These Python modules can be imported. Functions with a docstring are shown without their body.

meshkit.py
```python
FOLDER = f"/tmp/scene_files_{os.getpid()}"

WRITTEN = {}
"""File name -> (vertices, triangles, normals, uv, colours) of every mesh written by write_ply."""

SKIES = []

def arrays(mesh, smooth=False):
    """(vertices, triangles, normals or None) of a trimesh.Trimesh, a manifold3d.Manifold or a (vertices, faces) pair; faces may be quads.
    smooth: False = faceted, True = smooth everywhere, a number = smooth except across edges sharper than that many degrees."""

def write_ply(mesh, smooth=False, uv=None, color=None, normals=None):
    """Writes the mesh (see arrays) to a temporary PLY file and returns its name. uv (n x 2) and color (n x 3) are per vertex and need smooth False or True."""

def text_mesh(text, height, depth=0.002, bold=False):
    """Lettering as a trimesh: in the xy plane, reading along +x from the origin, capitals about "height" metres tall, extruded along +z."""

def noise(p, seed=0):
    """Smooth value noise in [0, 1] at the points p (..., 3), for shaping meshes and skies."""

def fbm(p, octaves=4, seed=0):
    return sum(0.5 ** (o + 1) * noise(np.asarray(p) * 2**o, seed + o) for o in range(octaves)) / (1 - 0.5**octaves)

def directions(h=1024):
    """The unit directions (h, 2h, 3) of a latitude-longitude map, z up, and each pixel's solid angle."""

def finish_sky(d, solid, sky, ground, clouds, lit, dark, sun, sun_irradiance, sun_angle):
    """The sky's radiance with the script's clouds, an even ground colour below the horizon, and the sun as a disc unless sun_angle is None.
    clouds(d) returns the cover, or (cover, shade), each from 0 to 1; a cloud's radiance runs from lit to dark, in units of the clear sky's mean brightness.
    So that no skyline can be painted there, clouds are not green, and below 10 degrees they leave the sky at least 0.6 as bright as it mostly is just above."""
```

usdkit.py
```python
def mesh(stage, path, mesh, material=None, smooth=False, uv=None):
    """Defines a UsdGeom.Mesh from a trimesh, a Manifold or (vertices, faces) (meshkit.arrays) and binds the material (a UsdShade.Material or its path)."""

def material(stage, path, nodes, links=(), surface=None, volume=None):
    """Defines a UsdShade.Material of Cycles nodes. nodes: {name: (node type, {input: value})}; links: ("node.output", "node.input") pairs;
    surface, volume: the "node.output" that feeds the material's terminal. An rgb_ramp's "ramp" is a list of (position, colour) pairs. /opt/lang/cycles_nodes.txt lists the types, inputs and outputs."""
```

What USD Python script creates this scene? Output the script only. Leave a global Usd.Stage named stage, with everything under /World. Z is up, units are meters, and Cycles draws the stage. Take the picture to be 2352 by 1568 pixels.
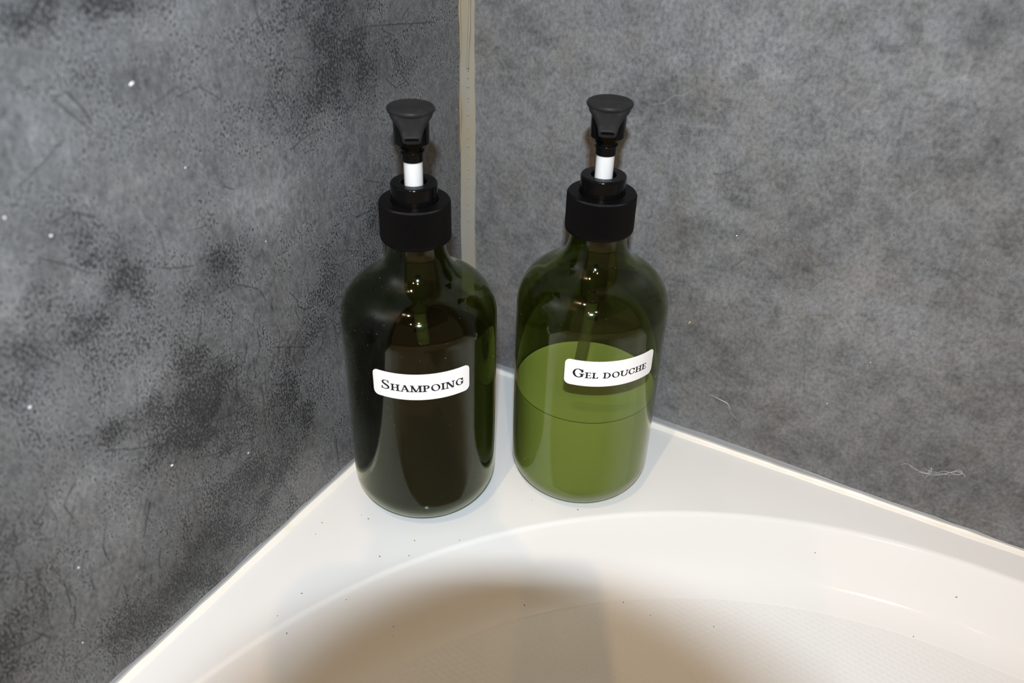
import math
import numpy as np
import trimesh
import usdkit
import meshkit
from pxr import Gf, Sdf, Usd, UsdGeom, UsdLux, UsdShade, Vt
from shapely import affinity, union_all
from shapely.geometry import LineString, MultiPolygon, Point, Polygon, box

stage = Usd.Stage.CreateInMemory()
UsdGeom.SetStageUpAxis(stage, "Z")
UsdGeom.SetStageMetersPerUnit(stage, 1.0)
UsdGeom.Xform.Define(stage, "/World")
UsdGeom.Scope.Define(stage, "/World/Looks")
stage.SetDefaultPrim(stage.GetPrimAtPath("/World"))

# ------------------------------------------------------------------ camera
# the room's corner is the origin: wall_left is x = 0, wall_right is y = 0, the tray's deck is z = 0
EYE = np.array([0.24498, -0.39412, 0.32258])
YAW, PITCH, ROLL = 2.062586, 0.585202, 0.030107
FWD = np.array([math.cos(PITCH) * math.cos(YAW), math.cos(PITCH) * math.sin(YAW), -math.sin(PITCH)])
_r = np.cross(FWD, [0, 0, 1.0]); _r /= np.linalg.norm(_r)
_u = np.cross(_r, FWD)
RIGHT = math.cos(ROLL) * _r + math.sin(ROLL) * _u
UP = -math.sin(ROLL) * _r + math.cos(ROLL) * _u


def frame_matrix(origin, x, y, z):
    return Gf.Matrix4d(*x, 0, *y, 0, *z, 0, *origin, 1)


cam = UsdGeom.Camera.Define(stage, "/World/camera")
cam.AddTransformOp().Set(frame_matrix(EYE, RIGHT, UP, -FWD))
cam.CreateHorizontalApertureAttr(36.0)
cam.CreateFocalLengthAttr(1923.5 * 36.0 / 2352.0)
cam.CreateFStopAttr(7.5)
cam.CreateFocusDistanceAttr(0.415)
cam.CreateClippingRangeAttr(Gf.Vec2f(0.01, 100.0))
cam.CreateExposureAttr(0.5)

# ------------------------------------------------------------------ light: the camera's flash, three warm ceiling spots, a dim warm room
FLASH_POWER = 85.0
FLASH_POS = EYE + 0.075 * UP - 0.1075 * FWD
flash = UsdLux.RectLight.Define(stage, "/World/flash_light")
flash.AddTransformOp().Set(frame_matrix(FLASH_POS, RIGHT, UP, -FWD))
flash.CreateWidthAttr(0.018)
flash.CreateHeightAttr(0.0048)
flash.CreateIntensityAttr(FLASH_POWER * 100)
flash.CreateColorAttr(Gf.Vec3f(0.88, 1.0, 1.12))
flash.CreateNormalizeAttr(False)

CEILING = 2.05
SPOTS = [(1.04, -1.59), (0.15, -1.05), (0.70, -1.95)]
SPOT_POWER = [3900.0, 3100.0, 1300.0]
WARM = [Gf.Vec3f(1.0, 0.58, 0.24), Gf.Vec3f(1.0, 0.72, 0.44), Gf.Vec3f(1.0, 0.66, 0.34)]
for _i, (_x, _y) in enumerate(SPOTS):
    _l = UsdLux.DiskLight.Define(stage, "/World/spot_light" + (f"_{_i:03d}" if _i else ""))
    _l.AddTranslateOp().Set(Gf.Vec3d(_x, _y, CEILING - 0.006))
    _l.CreateRadiusAttr(0.016)
    _l.CreateIntensityAttr(SPOT_POWER[_i])
    _l.CreateColorAttr(WARM[_i])

dome = UsdLux.DomeLight.Define(stage, "/World/room_glow")
dome.CreateIntensityAttr(0.045)
dome.CreateColorAttr(Gf.Vec3f(1.0, 0.70, 0.40))

# ------------------------------------------------------------------ helpers
_used = set()


def numbered(path):
    if path not in _used:
        _used.add(path); return path
    k = 1
    while f"{path}_{k:03d}" in _used:
        k += 1
    _used.add(f"{path}_{k:03d}")
    return f"{path}_{k:03d}"


def tag(prim, label=None, category=None, group=None, kind=None):
    for k, v in (("label", label), ("category", category), ("group", group), ("kind", kind)):
        if v:
            prim.SetCustomDataByKey(k, v)
    return prim


def thing(name, label, category, loc=(0, 0, 0), rotz=0.0, group=None):
    x = UsdGeom.Xform.Define(stage, numbered("/World/" + name))
    x.AddTranslateOp().Set(Gf.Vec3d(*map(float, loc)))
    if rotz:
        x.AddRotateZOp().Set(float(rotz))
    return tag(x.GetPrim(), label, category, group)


def obj(name, mesh, mat, parent=None, smooth=35, label=None):
    path = numbered((str(parent.GetPath()) if parent else "/World") + "/" + name)
    m = usdkit.mesh(stage, path, mesh, mat, smooth=smooth)
    if label:
        tag(m.GetPrim(), label)
    return m.GetPrim()


def look(name, nodes, links=(), surface="p.BSDF"):
    return usdkit.material(stage, "/World/Looks/" + name, nodes, links, surface=surface)


def plain(name, color, rough=0.4, spec=0.5, **kw):
    return look(name, {"p": ("principled_bsdf", {"base_color": color, "roughness": rough, "specular_ior_level": spec, **kw})})


def grid_faces(n, m, wrap=False):
    """Quads of an n x m vertex grid (row-major) as triangles; wrap joins the last column to the first."""
    i, j = np.meshgrid(np.arange(n - 1), np.arange(m if wrap else m - 1), indexing="ij")
    a = i * m + j; b = i * m + (j + 1) % m; c = (i + 1) * m + (j + 1) % m; d = (i + 1) * m + j
    q = np.stack([a, b, c, d], -1).reshape(-1, 4)
    return np.vstack([q[:, [0, 1, 2]], q[:, [0, 2, 3]]])


def lathe(profile, n=96, rib=None):
    """A closed-in-section solid of revolution. rib: (count, depth, mask per profile point)."""
    p = np.asarray(profile, float)
    t = np.arange(n) * 2 * np.pi / n
    r = np.repeat(p[:, :1], n, 1)
    if rib:
        wave = np.clip(np.cos(t * rib[0]) * 1.6, -1, 1) * 0.5 - 0.5
        r = r + rib[1] * wave[None, :] * np.asarray(rib[2], float)[:, None]
    v = np.stack([r * np.cos(t), r * np.sin(t), np.repeat(p[:, 1:2], n, 1)], -1).reshape(-1, 3)
    m = trimesh.Trimesh(v, grid_faces(len(p), n, True)[:, ::1], process=False)
    if len(m.faces):
        m.merge_vertices()
        m.update_faces(m.nondegenerate_faces())
    if m.volume < 0:
        m.invert()
    return m


def arc(cx, cy, r, a0, a1, n=8):
    t = np.radians(np.linspace(a0, a1, n))
    return [(cx + r * math.cos(x), cy + r * math.sin(x)) for x in t]


def rounded_box(sx, sy, sz, r=0.003):
    c = trimesh.creation.icosphere(2, r)
    pts = []
    for ix in (-1, 1):
        for iy in (-1, 1):
            for iz in (-1, 1):
                pts.append(c.vertices + np.array([ix * (sx / 2 - r), iy * (sy / 2 - r), iz * (sz / 2 - r)]))
    return trimesh.convex.convex_hull(np.vstack(pts))


def tube_mesh(points, radii, sides=10):
    p = np.asarray(points, float)
    t = np.gradient(p, axis=0); t /= np.linalg.norm(t, axis=1, keepdims=True)
    a = np.cross(t, np.where(np.abs(t[:, 2:]) < 0.9, [0, 0, 1.0], [1.0, 0, 0])); a /= np.linalg.norm(a, axis=1, keepdims=True)
    b = np.cross(t, a)
    ang = np.arange(sides) * 2 * np.pi / sides
    rad = np.broadcast_to(radii, (len(p),))
    v = p[:, None] + rad[:, None, None] * (np.cos(ang)[None, :, None] * a[:, None] + np.sin(ang)[None, :, None] * b[:, None])
    v = np.vstack([v.reshape(-1, 3), p[:1], p[-1:]])
    f = grid_faces(len(p), sides, True)
    n, k = len(p) * sides, np.arange(sides)
    f = np.vstack([f, np.stack([np.full(sides, n), (k + 1) % sides, k], 1), np.stack([np.full(sides, n + 1), (len(p) - 1) * sides + k, (len(p) - 1) * sides + (k + 1) % sides], 1)])
    m = trimesh.Trimesh(v, f, process=False)
    if m.volume < 0:
        m.invert()
    return m


# ------------------------------------------------------------------ wall panels: grey concrete-look laminate
# marks of the print on the panels, in millimetres from the corner and up from the tray: (across, up, half-width, half-height, strength)
DARK_LEFT = [(107.7, 236.0, 30.7, 24.2, 0.8), (96.4, 209.3, 30.5, 19.0, 0.55), (58.8, 216.7, 31.7, 22.0, 0.35), (144.8, 208.7, 19.6, 12.1, 0.35), (210.6, 237.3, 14.9, 9.5, 0.35), (222.6, 263.9, 27.9, 5.4, 0.7), (242.1, 257.6, 11.8, 9.2, 0.35), (186.2, 163.2, 19.4, 16.1, 0.6), (195.5, 153.6, 16.7, 10.8, 0.4), (233.3, 178.8, 11.4, 13.8, 0.6), (211.3, 116.0, 16.4, 17.4, 0.6), (202.3, 91.6, 20.1, 21.0, 0.85), (228.0, 95.4, 23.3, 9.8, 0.6), (246.6, 114.3, 18.6, 4.5, 0.45), (169.8, 74.6, 18.7, 18.6, 0.5), (155.6, 48.5, 17.7, 15.2, 0.55), (150.0, 100.7, 16.9, 15.9, 0.35), (121.7, 117.9, 15.5, 27.5, 0.5), (210.9, 41.1, 27.7, 21.0, 0.6), (228.4, 23.1, 21.6, 16.5, 0.85), (250.6, 25.1, 21.0, 13.5, 0.6), (268.6, 18.8, 15.6, 17.6, 0.5), (271.7, 166.0, 11.8, 8.7, 0.45), (297.7, 101.0, 10.0, 9.9, 0.4), (304.0, 66.3, 15.4, 9.0, 0.4), (316.7, 53.7, 13.2, 9.0, 0.55), (250.2, 199.3, 9.8, 6.9, 0.3), (252.2, 187.6, 10.0, 5.7, 0.35), (92.0, 133.8, 15.5, 27.8, 0.45), (298.9, 82.2, 10.3, 6.9, 0.3), (78.9, 154.9, 17.6, 18.0, 0.3), (208.6, 107.5, 10.5, 11.9, 0.3), (250.8, 164.8, 9.0, 7.6, 0.3), (181.9, 42.6, 15.8, 19.7, 0.45)]
LIGHT_LEFT = [(168.6, 171.5, 28.0, 12.7, 0.7), (154.3, 198.8, 21.5, 8.7, 0.3), (235.0, 126.7, 19.5, 12.4, 0.6), (268.4, 99.5, 22.9, 10.7, 0.7), (270.6, 183.6, 7.6, 10.9, 0.6), (242.1, 230.2, 12.5, 8.9, 0.35), (185.0, 250.5, 20.5, 5.5, 0.4), (215.3, 200.1, 15.6, 9.0, 0.4), (248.3, 184.1, 5.9, 8.7, 0.5), (160.2, 181.9, 23.9, 9.0, 0.5), (133.6, 59.0, 19.2, 18.0, 0.3), (263.8, 74.7, 18.0, 13.5, 0.5), (274.2, 59.9, 12.6, 11.7, 0.35), (159.5, 25.1, 20.9, 16.0, 0.2), (203.8, 174.6, 9.6, 13.3, 0.3), (272.7, 137.7, 12.4, 12.6, 0.4)]
DARK_RIGHT = [(131.3, 132.3, 12.7, 12.1, 0.6), (190.9, 142.9, 14.0, 13.4, 0.6), (199.7, 121.1, 14.2, 12.9, 0.7), (240.0, 191.8, 13.3, 16.9, 0.4), (117.5, 197.5, 17.5, 14.6, 0.4), (115.3, 185.4, 13.4, 8.6, 0.3), (247.8, 253.7, 16.3, 10.9, 0.8), (264.9, 209.9, 10.6, 27.7, 0.5), (278.1, 35.6, 30.2, 21.3, 0.4), (199.8, 16.3, 32.3, 11.9, 0.5), (170.6, 23.3, 14.6, 18.0, 0.35), (142.2, 73.6, 12.2, 33.1, 0.5), (29.2, 223.9, 22.9, 12.7, 0.4), (166.7, 164.7, 12.3, 8.7, 0.25), (234.4, 152.1, 14.3, 14.7, 0.35), (276.0, 148.0, 14.6, 18.2, 0.4), (245.9, 14.6, 25.0, 17.2, 0.35), (298.3, 88.7, 13.4, 13.8, 0.35), (176.4, 62.3, 13.8, 16.5, 0.3), (304.7, 30.0, 21.4, 18.4, 0.45), (14.8, 113.7, 8.9, 33.5, 0.3), (219.8, 163.9, 10.9, 8.2, 0.2), (145.0, 105.0, 9.3, 10.2, 0.2), (28.6, 32.5, 12.7, 19.7, 0.4)]
LIGHT_RIGHT = [(159.9, 221.9, 25.1, 13.1, 0.6), (118.8, 219.7, 14.8, 7.9, 0.3), (159.1, 182.9, 24.5, 12.5, 0.35), (148.1, 100.5, 14.0, 15.4, 0.5), (222.3, 113.0, 29.2, 21.0, 0.45), (214.3, 61.8, 19.0, 13.3, 0.3), (243.7, 225.9, 17.2, 10.2, 0.35), (145.6, 159.9, 13.0, 13.4, 0.3), (255.2, 103.6, 21.8, 13.9, 0.3), (242.4, 19.3, 14.6, 11.4, 0.25), (214.4, 200.1, 15.7, 11.3, 0.3), (279.5, 107.0, 13.7, 15.7, 0.2), (145.9, 29.4, 10.2, 15.1, 0.4)]
SCRATCH_LEFT = [[(239.7, 114.9), (244.0, 100.4), (247.0, 87.8)], [(210.3, 92.8), (207.3, 82.9), (204.1, 71.7), (202.4, 65.2)], [(212.8, 183.8), (212.5, 174.8), (213.4, 169.7)], [(147.5, 24.9), (141.9, 1.8), (135.6, -20.1)], [(182.2, 48.5), (178.4, 28.3)], [(234.4, 240.4), (230.7, 234.6), (228.8, 228.4)], [(218.1, 223.1), (205.1, 227.7), (196.9, 230.1), (191.6, 231.8)], [(205.1, 227.7), (204.5, 222.9)], [(140.5, 191.6), (134.2, 193.5), (122.4, 195.8)], [(142.0, 202.5), (137.6, 189.7)], [(149.5, 253.2), (148.8, 245.3), (146.1, 240.8)], [(148.7, 215.1), (145.1, 207.0)], [(151.7, 212.4), (144.0, 213.0), (138.4, 215.1)], [(230.2, 68.0), (219.4, 61.7), (199.4, 42.7)], [(222.5, 37.4), (209.6, 21.4)], [(223.5, 43.9), (228.0, 22.6)], [(218.8, 24.1), (214.4, 31.5), (208.6, 39.2)], [(150.6, 78.0), (149.0, 58.0), (149.4, 45.5)], [(190.5, 29.5), (177.5, 33.4), (164.4, 34.8)], [(154.7, 72.7), (154.7, 53.5)], [(215.4, 169.7), (202.0, 164.1)], [(159.8, 142.9), (160.8, 134.6)], [(184.1, 115.4), (173.9, 113.0)], [(255.7, 110.2), (230.4, 94.9)], [(177.9, 92.6), (179.8, 65.7)], [(215.2, 104.9), (211.4, 95.4)], [(180.7, 63.7), (175.2, 28.6), (166.1, 5.8)], [(262.1, 42.5), (256.9, 45.3)], [(142.7, 33.4), (142.9, 15.2)], [(134.2, 30.2), (134.0, 5.1)], [(172.0, 62.9), (170.6, 45.3)], [(166.0, 53.1), (167.0, 42.5)], [(81.1, 231.0), (28.4, 223.1)], [(167.7, 236.4), (141.9, 250.4)]]
SCRATCH_RIGHT = [[(164.1, 118.4), (169.5, 126.2), (176.2, 137.8)], [(146.9, 172.7), (148.8, 158.3)], [(148.4, 174.2), (151.7, 161.3)], [(149.5, 178.8), (151.0, 160.0)], [(144.9, 164.4), (153.3, 167.3)], [(134.2, 175.7), (137.0, 160.3)], [(244.3, 143.5), (256.0, 142.3), (264.6, 138.0)], [(259.4, 143.3), (279.9, 135.7)], [(185.4, 146.2), (201.7, 129.1)], [(199.2, 110.9), (207.3, 123.3)], [(206.2, 154.9), (215.3, 150.4)], [(205.5, 92.0), (212.3, 55.3)]]
PALE_RIGHT = [[(117.5, 221.5), (135.8, 220.2)], [(120.2, 186.3), (141.0, 188.0)], [(120.0, 179.6), (139.9, 181.3)], [(233.0, 171.4), (237.8, 180.8), (240.1, 191.4)], [(163.5, 34.7), (174.1, 32.7), (180.7, 24.3)], [(299.6, 12.1), (332.6, 11.9)], [(109.1, 193.0), (127.9, 202.7)], [(211.1, 187.3), (213.2, 175.2)]]


def blobs(u, v, table):
    out = np.zeros_like(u)
    for x, y, rx, ry, s in table:
        out += s * np.exp(-(((u - x) / (rx * 0.95)) ** 2 + ((v - y) / (ry * 0.95)) ** 2))
    return out


def strokes(u, v, lines, width, rng, jitter=0.5):
    """How far inside a thin scratch each point lies, 0 to 1."""
    out = np.zeros_like(u)
    for line in lines:
        p = np.asarray(line, float)
        q = [p[0]]
        for a, b in zip(p[:-1], p[1:]):
            k = max(2, int(np.hypot(*(b - a)) / 3))
            for i in range(1, k + 1):
                q.append(a + (b - a) * i / k + rng.normal(0, jitter * 0.4, 2))
        q = np.asarray(q)
        w = width * rng.uniform(0.6, 1.1)
        full = rng.uniform(0.5, 1.0)
        for a, b in zip(q[:-1], q[1:]):
            lo, hi = np.minimum(a, b) - 3 * w, np.maximum(a, b) + 3 * w
            if hi[0] < U_AXIS[0] or hi[1] < V_AXIS[0]:
                continue
            i0, i1 = np.searchsorted(U_AXIS, [lo[0], hi[0]]); j0, j1 = np.searchsorted(V_AXIS, [lo[1], hi[1]])
            if i1 <= i0 or j1 <= j0:
                continue
            s = (slice(j0, j1), slice(i0, i1))
            d = b - a; L = max(d @ d, 1e-9)
            t = np.clip(((u[s] - a[0]) * d[0] + (v[s] - a[1]) * d[1]) / L, 0, 1)
            dist = np.hypot(u[s] - a[0] - t * d[0], v[s] - a[1] - t * d[1])
            out[s] = np.maximum(out[s], full * np.exp(-(dist / w) ** 2))
    return out


def scatter_scratches(rng, centres, count, spread, length, angle, angle_spread):
    lines = []
    for _ in range(count):
        c = centres[rng.integers(len(centres))]
        p = np.array(c[:2]) + rng.normal(0, spread, 2)
        a = np.radians(angle + rng.normal(0, angle_spread)); L = length * rng.uniform(0.4, 1.5)
        bend = rng.normal(0, 0.15)
        d = np.array([math.cos(a), math.sin(a)]); n = np.array([-d[1], d[0]])
        lines.append([tuple(p - d * L / 2), tuple(p + n * bend * L), tuple(p + d * L / 2)])
    return lines


STEP = 0.5


def axis_points(fine_end, end):
    fine = np.arange(0, fine_end, STEP)
    return np.concatenate([fine, fine[-1] + np.cumsum(np.geomspace(STEP * 1.3, 90, 40))])


def wall(name, left):
    """One wall as a dense sheet with thickness: vertices carry how the laminate's print looks there."""
    global U_AXIS, V_AXIS
    U_AXIS = axis_points(345 if left else 365, 0)
    V_AXIS = np.concatenate([np.array([-120.0, -60, -20, -8]), axis_points(285, 0)])
    V_AXIS = V_AXIS[V_AXIS < CEILING * 1000]; V_AXIS = np.append(V_AXIS, CEILING * 1000)
    u, v = np.meshgrid(U_AXIS, V_AXIS)
    rng = np.random.default_rng(11 if left else 23)
    p3 = np.stack([u, v, np.full_like(u, 7.3 if left else 91.7)], -1)
    wu = u + 26 * (meshkit.fbm(p3 / 22, 4, 5) - 0.5) + 8 * (meshkit.fbm(p3 / 5, 2, 9) - 0.5)
    wv = v + 26 * (meshkit.fbm(p3 / 22, 4, 15) - 0.5) + 8 * (meshkit.fbm(p3 / 5, 2, 19) - 0.5)
    big = meshkit.fbm(p3 / 55, 5, 31) - 0.5
    mid = meshkit.fbm(p3 / 9, 4, 37) - 0.5
    if left:
        D, K = blobs(wu, wv, DARK_LEFT), blobs(wu, wv, LIGHT_LEFT)
        tiny = meshkit.fbm(p3 * [1, 0.7, 1] / 3.0, 3, 61) - 0.5
        grain = meshkit.noise(p3 * [1, 0.65, 1] / 0.95, 65) - 0.5
        dens = 0.46 + D * (0.50 + 1.1 * mid) - K * 0.36 + 0.6 * big + 0.95 * mid + 0.5 * tiny + 0.22 * grain
        shade = 0.8 * big - 0.50 * D + 0.50 * K + 1.35 * mid + 1.5 * tiny + 0.5 * grain
        low = [b for b in DARK_LEFT if b[1] < 110]
        high = [b for b in DARK_LEFT if b[1] >= 110]
        lines = scatter_scratches(rng, low, 330, 17, 11, 104, 10) + scatter_scratches(rng, high, 60, 15, 14, 20, 45)
        lines += scatter_scratches(rng, low, 16, 16, 26, 175, 14) + scatter_scratches(rng, [(140, 150), (90, 120)], 30, 24, 9, 50, 20)
        scratch = np.maximum(0.85 * strokes(u, v, SCRATCH_LEFT, 0.36, rng), 0.95 * strokes(u, v, lines, 0.31, rng, 0.3))
        pale = 0 * u
    else:
        D, K = blobs(wu, wv, DARK_RIGHT), blobs(wu, wv, LIGHT_RIGHT)
        tiny = meshkit.fbm(p3 / 2.8, 3, 71) - 0.5
        grain = meshkit.noise(p3 / 0.95, 75) - 0.5
        dens = 0.34 + D * (0.25 + 0.4 * mid) - K * 0.3 + 0.35 * big + 0.6 * mid + 0.3 * tiny
        shade = 0.65 * big - 0.55 * D + 0.46 * K + 1.3 * mid + 1.1 * tiny + 0.35 * grain
        lines = scatter_scratches(rng, [(140, 150), (260, 140), (200, 120)], 26, 26, 12, 150, 35)
        scratch = np.maximum(0.5 * strokes(u, v, SCRATCH_RIGHT, 0.34, rng), 0.3 * strokes(u, v, lines, 0.3, rng, 0.3))
        pale = 0.16 * strokes(u, v, PALE_RIGHT, 0.5, rng, 1.6)
    n = u.size
    w = -0.012
    a, z = u.ravel() / 1000, v.ravel() / 1000
    front = np.stack([0 * a, -a, z], -1) if left else np.stack([a, 0 * a, z], -1)
    f = grid_faces(*u.shape)
    if left:
        f = f[:, ::-1]
    # check the side that faces the room
    e = np.cross(front[f[0, 1]] - front[f[0, 0]], front[f[0, 2]] - front[f[0, 0]])
    if (e[0] if left else -e[1]) < 0:
        f = f[:, ::-1]
    rows, cols = u.shape
    rim = [0, cols - 1, rows * cols - 1, (rows - 1) * cols]
    back = front[rim] + (np.array([w, 0, 0]) if left else np.array([0, -w, 0]))
    fb = np.array([[0, 1, 2], [0, 2, 3]]) + n
    e = np.cross(back[1] - back[0], back[2] - back[0])
    if (e[0] if left else -e[1]) > 0:
        fb = fb[:, ::-1]
    v3, f3 = np.vstack([front, back]), np.vstack([f, fb])
    prim = obj(name, (v3, f3), MAT_LEFT if left else MAT_RIGHT, smooth=False)
    pad = lambda x: np.concatenate([x.ravel(), np.zeros(4)]).astype(np.float32)
    api = UsdGeom.PrimvarsAPI(prim)
    for k, x in (("dens", dens), ("shade", shade), ("scratch", scratch), ("pale", pale)):
        api.CreatePrimvar(k, Sdf.ValueTypeNames.FloatArray, "vertex").Set(Vt.FloatArray.FromNumpy(pad(x)))
    return prim


def laminate(name, light, dark, warm, speck_scale, stretch, thr0, thr1, contrast, fine, rough):
    nodes = {
        "g": ("geometry", {}),
        "map": ("mapping", {"scale": stretch}),
        "dens": ("attribute", {"attribute": "dens"}), "shade": ("attribute", {"attribute": "shade"}),
        "scr": ("attribute", {"attribute": "scratch"}), "pal": ("attribute", {"attribute": "pale"}),
        "n1": ("noise_texture", {"scale": speck_scale, "detail": 4.0, "roughness": 0.7}),
        "n2": ("noise_texture", {"scale": speck_scale * 0.5, "detail": 5.0, "roughness": 0.68}),
        "n3": ("noise_texture", {"scale": 42.0, "detail": 3.0}),
        # how densely the dark specks lie: a threshold on the fine noise
        "thr": ("map_range", {"from_min": 0.0, "from_max": 1.0, "to_min": thr0, "to_max": thr1, "clamp": True}),
        "mix": ("math", {"math_type": "multiply_add", "value2": 0.35}),
        "sub": ("math", {"math_type": "subtract"}),
        "spk": ("map_range", {"from_min": -0.045, "from_max": 0.09, "to_min": 0.0, "to_max": 1.0, "clamp": True}),
        "spk2": ("math", {"math_type": "multiply", "value2": contrast}),
        "all": ("math", {"math_type": "maximum", "use_clamp": True}),
        "tone": ("map_range", {"from_min": -0.7, "from_max": 0.7, "to_min": 0.60, "to_max": 1.46, "clamp": False}),
        "fin": ("map_range", {"from_min": 0.25, "from_max": 0.75, "to_min": 1.0 - fine, "to_max": 1.0 + fine, "clamp": False}),
        "tf": ("math", {"math_type": "multiply"}),
        "hue": ("mix_color", {"a": light, "b": warm}),
        "hfac": ("map_range", {"from_min": 0.45, "from_max": 0.68, "to_min": 0.0, "to_max": 1.0, "clamp": True}),
        "base": ("mix_color", {"blend_type": "multiply", "fac": 1.0}),
        "col": ("mix_color", {"b": dark}),
        "col2": ("mix_color", {"b": (0.42, 0.44, 0.45)}),
        "bump": ("bump", {"strength": 0.12, "distance": 0.0004}),
        "p": ("principled_bsdf", {"roughness": rough, "specular_ior_level": 0.25}),
    }
    links = [("g.position", "map.vector"), ("map.vector", "n1.vector"), ("map.vector", "n2.vector"), ("g.position", "n3.vector"),
             ("dens.fac", "thr.value"), ("n2.fac", "mix.value1"), ("n1.fac", "mix.value3"), ("mix.value", "sub.value1"), ("thr.result", "sub.value2"),
             ("sub.value", "spk.value"), ("spk.result", "spk2.value1"), ("spk2.value", "all.value1"), ("scr.fac", "all.value2"),
             ("shade.fac", "tone.value"), ("n2.fac", "fin.value"), ("tone.result", "tf.value1"), ("fin.result", "tf.value2"),
             ("n3.fac", "hfac.value"), ("hfac.result", "hue.fac"), ("hue.result", "base.a"), ("tf.value", "base.b"),
             ("base.result", "col.a"), ("all.value", "col.fac"), ("col.result", "col2.a"), ("pal.fac", "col2.fac"),
             ("n1.fac", "bump.height"), ("bump.normal", "p.normal"), ("col2.result", "p.base_color")]
    return look(name, nodes, links)


MAT_LEFT = laminate("laminate_dark", (0.165, 0.168, 0.171), (0.014, 0.0145, 0.016), (0.164, 0.163, 0.161), 1150.0, (1.0, 1.0, 0.6), 0.86, 0.585, 0.9, 0.5, 0.42)
MAT_RIGHT = laminate("laminate_pale", (0.153, 0.156, 0.160), (0.046, 0.047, 0.050), (0.151, 0.149, 0.145), 1150.0, (1.0, 1.0, 0.8), 0.87, 0.62, 0.65, 0.5, 0.40)
w_left = tag(wall("wall_left", True), "dark grey concrete-look wall panel with black speckles and scratches, left of the corner", "wall", kind="structure")
w_right = tag(wall("wall_right", False), "smoother pale grey concrete-look wall panel right of the corner", "wall", kind="structure")

plaster = plain("ceiling_paint", (0.62, 0.6, 0.56), 0.8, 0.2)
m = trimesh.creation.box([2.4, 2.4, 0.03]); m.apply_translation([1.2, -1.2, CEILING + 0.016])
tag(obj("ceiling", m, plaster, smooth=False), "plain off-white ceiling above the shower", "ceiling", kind="structure")
floor_nodes = {"g": ("geometry", {}), "b": ("brick_texture", {"offset": 0.0, "scale": 1.0, "brick_width": 0.3, "row_height": 0.3, "mortar_size": 0.003, "color1": (0.16, 0.15, 0.14), "color2": (0.18, 0.17, 0.155), "mortar": (0.09, 0.085, 0.08)}),
               "p": ("principled_bsdf", {"roughness": 0.45})}
m = trimesh.creation.box([2.4, 2.4, 0.03]); m.apply_translation([1.2, -1.2, -0.136])
tag(obj("floor", m, look("floor_tile", floor_nodes, [("g.position", "b.vector"), ("b.color", "p.base_color")]), smooth=False), "grey tiled bathroom floor below the shower tray", "floor", kind="structure")

# ------------------------------------------------------------------ shower tray
SIDE, RIM, RAD = 0.86, 0.0225, 0.3025
CC = RIM + RAD


def rim_loop(d, n_arc=56, n_line=10):
    """The inside edge of the deck, moved d towards the middle: points of a rounded square, and the matching points on the tray's outer square."""
    inner, outer = [], []
    corners = [((CC, -CC), 90, 180), ((CC, -(SIDE - CC)), 180, 270), ((SIDE - CC, -(SIDE - CC)), 270, 360), ((SIDE - CC, -CC), 0, 90)]
    for (cx, cy), a0, a1 in corners:
        for a in np.radians(np.linspace(a0, a1, n_arc)):
            ca, sa = math.cos(a), math.sin(a)
            inner.append((cx + (RAD - d) * ca, cy + (RAD - d) * sa))
            t = CC / max(abs(ca), abs(sa))
            outer.append((cx + t * ca, cy + t * sa))
    return np.array(inner), np.array(outer)


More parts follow.
